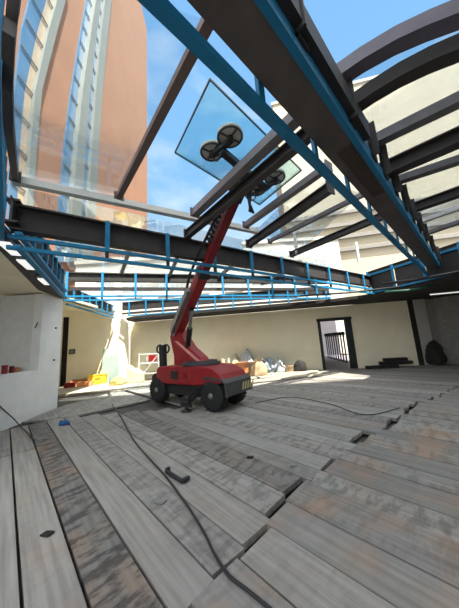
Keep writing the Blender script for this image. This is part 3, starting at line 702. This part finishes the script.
# steering console
sc_ = part('console_column', MB().prism([mk(-.40, .27, .66), mk(-.20, .27, .66), mk(-.20, .27, 1.24), mk(-.40, .27, 1.24)], DM*.14), BLKP, LF, .01)
hb = MB()
for s in (-1, 1):
    c = mk(-.30+s*.15, .34, 1.40)
    hb.tube([c+DA*(.14*math.cos(k*math.pi/8))+V(0, 0, .12*math.sin(k*math.pi/8)) for k in range(17)], .028, 8)
part('handlebar', hb, BLKP, sc_); part('control_panel', MB().frame(mk(-.40, .27, 1.22), DA*.20, DM*.14, (0, 0, .30)), BLKP, sc_, .01)
# tow bar / outrigger in front
orr = MB(); p, q = mk(1.50, .0, .40), V(-1.12, 5.52, .16)
dq = (q-p).normalized(); sd_ = dq.cross(V(0, 0, 1)).normalized()
for s in (-1, 1): orr.beam(p+sd_*s*.07, q+sd_*s*.07, .03, .09)
for i in range(6):
    a_, b_ = p.lerp(q, i/6), p.lerp(q, (i+1)/6); orr.beam(a_-sd_*.07, b_+sd_*.07, .025, .07)
ob_ = part('outrigger', orr, BLKP, LF)
part('outrigger_foot', MB().cyl(q+V(0, 0, .02), V(q.x, q.y, .03), .035).lathe(V(q.x, q.y, 0), (0, 0, 1), [(0, .12), (.02, .12), (.05, .05)], 14).beam(q+V(-.12, .05, -.03), q+V(.12, -.05, -.03), .07, .07).frame(q+V(-.09, -.07, .04), V(.16, -.04, 0), V(.04, .12, 0), V(0, 0, .07)), BLKP, ob_)
# turret and mast
part('slew_ring', MB().lathe(mk(1.2, .40, .95), (0, 0, 1), [(0, .52), (.05, .52), (.06, .44), (.10, .44), (.10, 0)], 32), BLKP, LF)
MPL = A0+DM*.40
def mpx(x, y): return on(x, y, MPL, DM)
mast = [mpx(*q) for q in ((208, 364), (204, 357), (193, 347), (186, 336), (181, 328), (175.5, 331), (174, 337), (176, 347), (178, 356), (178, 364))]
part('mast', MB().prism([p-DM*.15 for p in mast], DM*.30), RED, LF, .02)
part('mast_strip', MB().prism([mpx(*q)-DM*.165 for q in ((179, 341), (182, 341), (205, 360.5), (202, 361.5))], DM*.02), mat('pale_red', (222, 150, 140), .5), LF)
part('mast_pin', MB().cyl(mpx(179, 334)-DM*.19, mpx(179, 334)+DM*.19, .06), GREYP, LF)
EB = mpx(177.5, 333); HD = at(240, 186, 4.02)
bdv = (HD-EB).normalized()
b1_ = MB().beam(EB-bdv*.1, EB.lerp(HD, .55), .22, .27); part('boom', b1_, RED, LF, .015)
part('boom_extension', MB().beam(EB.lerp(HD, .5), HD-bdv*.1, .16, .19), REDD, LF, .012)
part('boom_collar', MB().beam(EB.lerp(HD, .53), EB.lerp(HD, .56), .26, .31), BLKP, LF, .01)
bs = bdv.cross(V(0, 0, 1)).normalized(); bu = bs.cross(bdv)     # bs: sideways
sgn = 1 if bs.dot(RT) < 0 else -1
left = bs*sgn
part('hose_guard', MB().beam(EB.lerp(HD, .02)+left*.19, EB.lerp(HD, .42)+left*.19, .08, .16), GREYP, LF, .01)
part('hose', MB().tube([EB.lerp(HD, .40)+left*.2+bu*.06, EB.lerp(HD, .5)+left*.24+bu*.1, EB.lerp(HD, .7)+left*.22+bu*.06, EB.lerp(HD, .84)+left*.2, EB.lerp(HD, .97)+left*.12], .03), BLKP, LF)
ck = MB()
for k in range(9): c_ = EB.lerp(HD, .74+.025*k)+left*.15; ck.beam(c_-bu*.06, c_+bu*.06, .07, .05, upv=left)
part('cable_chain', ck, BLKP, LF)
cy0, cy1 = mpx(188, 352)-DM*.03, EB.lerp(HD, .30)-bu*.22
part('lift_cylinder', MB().cyl(cy0, cy0.lerp(cy1, .6), .075), BLKP, LF); part('cylinder_rod', MB().cyl(cy0.lerp(cy1, .55), cy1, .04), GREYP, LF)
part('rod_bracket', MB().beam(cy1, EB.lerp(HD, .30), .07, .10, upv=bs), BLKP, LF)
# ------------------------------------------------ vacuum lifter on the boom head
VL = thing('vacuum_lifter', HD, 'dark vacuum lifting frame with four suction cups on the boom tip', 'vacuum lifter')
ZK = 4.15; ZP = 4.215
cups = [at(230, 137, ZK), at(212, 152, ZK), at(275, 178, ZK), at(257, 190, ZK)]
mid = (cups[0]+cups[1]+cups[2]+cups[3])/4
part('head', MB().beam(HD-bdv*.25, HD+bdv*.10, .20, .22).cyl(HD-V(.14, .12, .02), HD+V(.14, .12, -.02), .08), BLKP, VL, .01)
part('tilt_motor', MB().cyl(HD+V(.02, -.05, -.1), HD+V(.12, -.16, .02), .07).cyl(HD+V(-.1, .1, -.05), HD+V(-.18, .0, .06), .06), BLKP, VL)
e01, e23 = (cups[0]+cups[1])/2, (cups[2]+cups[3])/2
fr = MB().beam(e01-V(0, 0, .09), e23-V(0, 0, .09), .09, .08)
part('spine', fr.cyl(HD, V(mid.x, mid.y, ZK-.09), .06), BLKP, VL)
for (a, b) in ((0, 1), (2, 3)): part('cross_arm', MB().beam(cups[a]-V(0, 0, .06), cups[b]-V(0, 0, .06), .07, .05), BLKP, VL)
CUPM = mat('cup_dark', (70, 68, 66), .5); CUPP = mat('cup_plate', (204, 200, 190), .45, .1)  # plate colour lightened to carry the sky's reflection
for i, c in enumerate(cups):
    r_ = .17 if i in (0, 2) else .165
    cp = part('suction_cup', MB().lathe(V(c.x, c.y, ZK-.005), (0, 0, 1), [(0, .05), (0, r_*.9), (.015, r_), (.05, r_), (.06, r_*.94)], 28), CUPP, VL)
    rim = MB().tube([V(c.x+math.cos(k*math.pi/14)*r_*.95, c.y+math.sin(k*math.pi/14)*r_*.95, ZK-.005) for k in range(29)], .015, 6)
    for k in range(4):
        rim.beam(V(c.x, c.y, ZK-.012), V(c.x+math.cos(k*1.5708+.6)*r_*.92, c.y+math.sin(k*1.5708+.6)*r_*.92, ZK-.015), .018, .02)
    part('rim', rim, CUPM, cp); part('hub', MB().cyl(V(c.x, c.y, ZK-.07), V(c.x, c.y, ZK), .045), BLKP, cp)
def hang(p, q, s, n=12): return [p.lerp(q, k/n)-V(0, 0, s*4*(k/n)*(1-k/n)) for k in range(n+1)]
c_ = [c.copy() for c in cups]
for c in c_: c.z = ZK-.07
part('air_hose', MB().tube(hang(c_[1], e01-V(0, 0, .12), .10), .012), BLKP, VL); part('air_hose', MB().tube(hang(c_[2], HD, .18), .010), BLKP, VL); part('air_hose', MB().tube(hang(c_[3], HD, .2), .010), BLKP, VL)
cb = MB()
for k in range(4): p_ = HD+V(.10+.02*k, .06-.03*k, 0); cb.tube([p_, p_+V(.02, 0, -.12), p_+V(.04-.02*k, .02, -.34), p_+V(.03, .03, -.42-.03*k)], .016, 6)
part('cable_bundle', cb, BLKP, VL)
# glass pane held above the ribs
g0, g1_ = at(210, 80, ZP), at(175, 153, ZP); gv = V(.70, .72, 0)*2.0
gpn = tag(MB().prism([g0, g1_, g1_+gv, g0+gv], (0, 0, .02)).build('glass_pane', LIFTG), 'blue tinted glass pane held up by the suction cups', 'glass pane')
ge = MB(); lo_ = V(0, 0, .01)
for a, b in ((g0, g1_), (g1_, g1_+gv), (g1_+gv, g0+gv), (g0+gv, g0)): ge.beam(a+lo_, b+lo_, .014, .026)
eo = ge.build('edge_band', mat('glass_edge', (28, 66, 74), .3), gpn, loc=ORG[gpn.name])

# ================================================================== THINGS ON THE DECK
def cable(pts, r, label, m_=BLKP, z=.02, name='cable'):
    P = [at(x, y, 0)+V(0, 0, z) for x, y in pts]; out = []
    for i in range(len(P)-1):   # Catmull-Rom
        a, b, c, d = P[max(i-1, 0)], P[i], P[i+1], P[min(i+2, len(P)-1)]
        for k in range(6):
            t_ = k/6; out.append(.5*((2*b)+(c-a)*t_+(2*a-5*b+4*c-d)*t_*t_+(3*b-a-3*c+d)*t_**3))
    out.append(P[-1])
    return tag(MB().tube(out, r).build(name, m_), label, 'cable')
cable([(112, 405), (120, 416), (133, 440), (150, 461), (163, 475), (176, 492), (192, 515), (206, 539), (214, 556), (228, 578), (245, 592), (262, 606), (280, 622)], .010, 'long black cable snaking across the boards towards the camera')
tag(MB().tube([on(-6, 400, LW1-ln*.015, ln), on(3, 409, LW1-ln*.015, ln), on(13, 418, LW1-ln*.02, ln), at(22, 428, .02), at(28, 433, .02), at(34, 441, .015)], .010).build('cable', BLKP), 'short black cable running down the white counter wall onto the boards', 'cable')
cable([(255, 404), (290, 398), (330, 405), (365, 416), (400, 409)], .008, 'thin cable curving over the boards right of the red lift', WOODB)
# clamp lying on the cable
a, b = at(166, 473, 0), at(183, 484, 0)
clp = thing('clamp', (a+b)/2, 'small black clamp lying on the boards beside the cable', 'clamp')
dd = (b-a).normalized(); sn = dd.cross(V(0, 0, 1))
part('bar', MB().beam(a+V(0, 0, .022), b+V(0, 0, .022), .035, .03), BLKP, clp, .004); part('jaw', MB().beam(b+V(0, 0, .03), b+sn*-.08+V(0, 0, .03), .04, .04), BLKP, clp, .004); part('jaw', MB().beam(a+V(0, 0, .03), a+sn*-.05+V(0, 0, .03), .035, .04), BLKP, clp, .004)
q = at(64, 425, 0); tag(MB().blob(q+V(0, 0, .03), .10, .06, .05, 3, .25).build('rag', mat('blue_cloth', (44, 92, 150), .9)), 'small blue rag lying on the boards near the white wall', 'rag')
for i, (x_, y_, w_, lb) in enumerate(((47, 535, .05, 'dark wood chip on the pale board at the lower left'), (160, 503, .06, 'scrap of grey felt beside the long cable'), (293, 466, .04, 'small metal plate on the boards right of centre'), (250, 458, .05, 'small dark block of wood on the middle boards'))):
    q = at(x_, y_, 0); mb = MB(); mb.prism([q+V(-w_, -.015, .002), q+V(w_*.6, -.03, .002), q+V(w_, .02, .002), q+V(-w_*.5, .03, .002)], (0, 0, .014))
    tag(mb.build(('wood_chip', 'felt_scrap', 'metal_plate', 'wood_block')[i], (WOODB, GREYP, GREYP, WOODB)[i], None, .003), lb, 'debris')

# wheelbarrow-free heap right of the lift: bricks, boards, sacks, buckets
def on_back(x, y, off): return on(x, y, BW0-bn*off, bn)
def basept(x, y, off): p = on_back(x, y, off); p.z = -.02; return p
def brickstack(x0, x1, y, off, zt, m_, lb, name='board_stack', cat='boards'):
    p, q = basept(x0, y, off), basept(x1, y, off)
    T = thing(name, p, lb, cat); n = max(1, int(zt/.09)); h = zt/n
    for k in range(n):
        j = rnd.uniform(-.03, .03); part('layer', MB().frame(p+bd*j+V(0, 0, k*h), bd*((q-p).length+rnd.uniform(-.06, .04)), bn*.5, (0, 0, h*.93)), m_, T, .006)
    return T
brickstack(218, 226, 366, 1.35, .62, ORANGE, 'narrow orange block stack behind the red hull', 'block_stack', 'blocks')
brickstack(235, 247, 366, 1.35, .62, ORANGE, 'pink orange block stack right of the red hull', 'block_stack', 'blocks')
brickstack(247, 262, 366, 1.1, .60, PAPER, 'kraft paper wrapped boxes beside the orange blocks', 'box_stack', 'boxes')
for i, (x_, w_, m_, lb) in enumerate(((221, .13, FOAM, 'pale offcut standing in the orange blocks'), (227, .10, PLASTICW, 'white offcut standing in the orange blocks'))):
    p = basept(x_, 366, 1.15); tag(MB().prism([p, p+bd*w_, p+bd*(w_*1.3)+V(0, 0, .78+.05*i), p+bd*(.05)+V(0, 0, .82)], bn*.08).build('offcut', m_), lb, 'offcut')
def heap(x, y, off, rx, ry, rz, m_, seed, lb, name, cat, rough=.2):
    p = basept(x, y, off); tag(MB().blob(p+V(0, 0, rz*.45), rx, ry, rz, seed, rough, 22, 14).build(name, m_), lb, cat)
heap(259, 366, 1.5, .30, .2, .46, PAPER, 5, 'crumpled brown paper sack in the heap by the back wall', 'paper_sack', 'sack')
heap(248, 366, .3, .34, .22, .66, PLASTICW, 6, 'white plastic bag on top of the heap behind the paper sack', 'plastic_bag', 'bag')
heap(267, 368, .8, .30, .28, .44, mat('clear_film', (150, 158, 164), .3, 0, .15, 14), 8, 'grey translucent plastic bundle at the heap, left of the bucket', 'plastic_bundle', 'bag', .25)
heap(279, 368, .7, .28, .28, .40, PLASTICW, 9, 'white plastic bundle next to the bucket', 'plastic_bundle', 'bag', .25)
heap(236, 364, .35, .24, .22, .56, FOAM, 12, 'pale cream sack at the left end of the heap', 'paper_sack', 'sack')
p = basept(290, 372, .9); bk = thing('bucket', p, 'pale bucket on the boards between the plastic heap and the black sack', 'bucket')
part('body', MB().lathe(p, (0, 0, 1), [(0, .13), (.36, .17), (.37, .18), (.34, .165), (.02, .12)], 20), PAPER, bk); part('handle', MB().tube([p+bd*(.175*math.cos(k*math.pi/10))+V(0, 0, .36+.10*math.sin(k*math.pi/10)) for k in range(11)], .008, 6), GREYP, bk)
heap(301, 372, .85, .28, .22, .36, WOODB, 15, 'black sack at the foot of the cream wall left of the doorway', 'black_sack', 'sack', .12)
# long pale timbers lying in front of the heap
for i, (a, b, lb) in enumerate((((236, 384), (322, 375), 'long pale timber lying in the sun, front one of three'), ((238, 380), (312, 374), 'long pale timber lying in the sun, middle one of three'), ((250, 376), (318, 372), 'long pale timber lying in the sun, rear one of three'))):
    p, q = at(*a, .03), at(*b, .03); tag(MB().beam(p+V(0, 0, .03), q+V(0, 0, .03), .22, .07).build('timber', SANDM, None, .01), lb, 'timber')
# black timbers by the back wall at the right
for i, (a, b, dz, lb) in enumerate((((366, 367), (398, 366), .0, 'long black timber on the floor right of the doorway'), ((380, 365), (412, 363), .0, 'black timber at the foot of the wall nearest the pier'), ((384, 362), (407, 361), .10, 'upper black timber lying across the others'))):
    p = on(*a, BW0-bn*(.45-.12*i), bn); q = on(*b, BW0-bn*(.45-.12*i), bn); p.z = q.z = .06+.13*i
    tag(MB().beam(p, q, .22, .13).build('black_timber', WOODB, None, .01), lb, 'timber')
# dark bin in the recess at far right
q = at(437, 362, 0); q = at(438, 366, -.02)
bn_ = thing('waste_sack', q, 'dark bulky sack standing in the recess right of the pier', 'sack')
part('sack_body', MB().blob(q+V(0, 0, .36), .34, .26, .60, 21, .14, 20, 12), WOODB, bn_); part('sack_neck', MB().lathe(q+V(.05, 0, .84), (.3, 0, 1), [(0, .14), (.08, .06), (.15, .11)], 12), WOODB, bn_)

# scaffold frame behind the lift at the left
T = thing('scaffold_frame', basept(150, 370, 1.2), 'white tube scaffold trestle left of the red lift near the back wall', 'scaffold')
pl, pr = basept(139, 372, 1.3), basept(159, 372, 1.3)
for p in (pl, pr, pl+bn*.7, pr+bn*.7): part('upright', MB().cyl(p, p+V(0, 0, 1.25), .025), LIGHTM, T)
for z in (.35, .8, 1.2):
    part('rail', MB().cyl(pl+V(0, 0, z), pr+V(0, 0, z), .022), LIGHTM, T); part('rail', MB().cyl(pl+bn*.7+V(0, 0, z), pr+bn*.7+V(0, 0, z), .022), LIGHTM, T)
part('brace', MB().cyl(pl+V(0, 0, .1), pr+V(0, 0, 1.2), .02), LIGHTM, T)
part('platform', MB().frame(pl+V(0, 0, .82), pr-pl, bn*.7, (0, 0, .04)), GREYP, T)
p = pl.lerp(pr, .35)+bn*.25+V(0, 0, .86); tag(MB().frame(p, bd*.3, bn*.22, (0, 0, .28)).build('red_box', RED, None, .01), 'red box standing on the white scaffold trestle', 'box')

# alcove things in the sun
def alc(x, y, off): p = on(x, y, AL0-an*off, an); p.z = -.1; return p
struct('floor_alcove', MB().prism([(-8.2, 8.9, -.1), (-3.6, 8.9, -.1), (-3.3, 11.9, -.1), (-5.2, 12.1, -.1), (-8.2, 10.9, -.1)], (0, 0, .085)), SANDM)
p = alc(88, 378, .62); p.z = -.015; yb = thing('yellow_crate', p, 'yellow plastic crate on the sunlit alcove floor', 'crate')
cw_ = .75
part('body', MB().frame(p, ad*cw_, an*.4, (0, 0, .03)).frame(p, ad*cw_, an*.03, (0, 0, .42)).frame(p+an*.37, ad*cw_, an*.03, (0, 0, .42)).frame(p, ad*.03, an*.4, (0, 0, .42)).frame(p+ad*(cw_-.03), ad*.03, an*.4, (0, 0, .42)), YEL, yb)
part('rim', MB().frame(p-ad*.02-an*.02+V(0, 0, .40), ad*(cw_+.04), an*.05, (0, 0, .05)), YEL, yb); part('handle', MB().frame(p+ad*.28-an*.03+V(0, 0, .26), ad*.2, an*.04, (0, 0, .06)), mat('dark_yellow', (190, 150, 40), .6), yb)
p = alc(70, 378, .55); p.z = -.015; tag(MB().frame(p, ad*.55, an*.4, (0, 0, .28)).build('wooden_box', BROWN, None, .01), 'brown wooden box beside the dark doorway in the alcove', 'box')
p = alc(77, 378, .8); p.z = -.015; tag(MB().frame(p, ad*.6, an*.3, (0, 0, .20)).build('cardboard_box', ORANGE, None, .01), 'orange cardboard box left of the yellow crate', 'box')
p = alc(64, 380, .7); p.z = -.015; tag(MB().frame(p, ad*.4, an*.3, (0, 0, .2)).build('red_box', REDD, None, .01), 'dark red box at the foot of the alcove doorway', 'box')
p = alc(103, 372, .08)+V(0, 0, 0); p.z = -.015
q = alc(119, 372, .08); q.z = -.015
tag(MB().frame(p-an*.55, q-p, an*.02, an*.42+V(0, 0, 1.55)).build('plastic_sheet', SHEETG), 'translucent sheet leaning on the sunlit alcove wall', 'sheet')
p = alc(112, 372, .4); p.z = -.015; tag(MB().frame(p-an*.75, (q-p)*1.2, an*.02, an*.3+V(0, 0, .8)).build('plastic_sheet', SHEETG), 'smaller translucent sheet standing before the leaning one', 'sheet')
for i, (x_, rx, rz, lb) in enumerate(((126, .18, .62, 'tall pale foam pack at the right edge of the alcove'), (133, .17, .50, 'lower pale foam pack right of the tall one'))):
    p = basept(x_, 374, 1.7); p.z = -.015
    tag(MB().prism([p, p+bd*rx*2, p+bd*rx*1.9+V(0, 0, rz*.8), p+bd*rx*1.1+V(0, 0, rz), p+V(0, 0, rz*1.25)], bn*.4).build('foam_pack', FOAM, None, .04), lb, 'foam')
heap(118, 376, 1.9, .3, .25, .2, mat('straw_yellow', (196, 176, 104), .8), 31, 'small heap of yellow offcuts at the foot of the leaning sheet', 'offcut_heap', 'offcuts')
# socket box on the alcove wall
p = on(72, 354, AL0, an); sk_ = thing('socket_box', p, 'dark socket box fixed to the alcove wall', 'socket')
part('box', MB().frame(p-ad*.12-an*.05, ad*.24, an*.05, (0, 0, .22)), BLKP, sk_, .006); part('cover', MB().frame(p-ad*.08-an*.06+V(0, 0, .03), ad*.16, an*.012, (0, 0, .15)), GREYP, sk_)

# counter items on the ledge
for i, (x_, h_, r_, m_, lb, nm) in enumerate(((4, .20, .06, RED, 'red tin on the counter ledge at the left edge', 'tin'), (11, .16, .05, REDD, 'dark red tin second on the counter ledge', 'tin'), (16, .12, .05, ORANGE, 'orange tub on the counter ledge', 'tub'), (22, .10, .07, LIGHTM, 'white tub at the right end of the ledge items', 'tub'))):
    p = on(x_, 376, LW1+ln*.4, ln); p.z = 1.061
    T = thing(nm, p, lb, 'container'); part('body', MB().lathe(p, (0, 0, 1), [(0, r_), (h_*.9, r_), (h_*.9, r_*.9)], 16), m_, T); part('lid', MB().lathe(p+V(0, 0, h_*.9), (0, 0, 1), [(0, r_*1.05), (h_*.1, r_*1.05), (h_*.1, 0)], 16), m_, T)
# hanging cable at the opening
P_ = [on(x_, y_, LW1+ln*.1, ln) for x_, y_ in ((41, 292), (42, 302), (41.5, 312), (39, 320), (35, 328))]
tag(MB().tube(P_, .012).build('hanging_cable', BLKP), 'black cable hanging from the soffit in the counter opening', 'cable')
# hook and holes on the white wall end
for i, (x_, y_, lb) in enumerate(((55.5, 328, 'small dark hook on the white wall end, upper one'), (53.5, 360, 'small dark fixing hole cover on the white wall end'))):
    p = on(x_, y_, LW1, ln); tag(MB().cyl(p-ln*.03, p+ln*.01, .025, n=10).build('wall_fixing', BLKP), lb, 'fixing')
# cable loop at the left roof corner
P_ = [at(*q, 3.5) for q in ((11, 196), (16, 205), (22, 214), (25, 224))]
tag(MB().tube(P_, .012).build('roof_cable', BLKP), 'black cable looping over the beam at the left roof corner', 'cable')
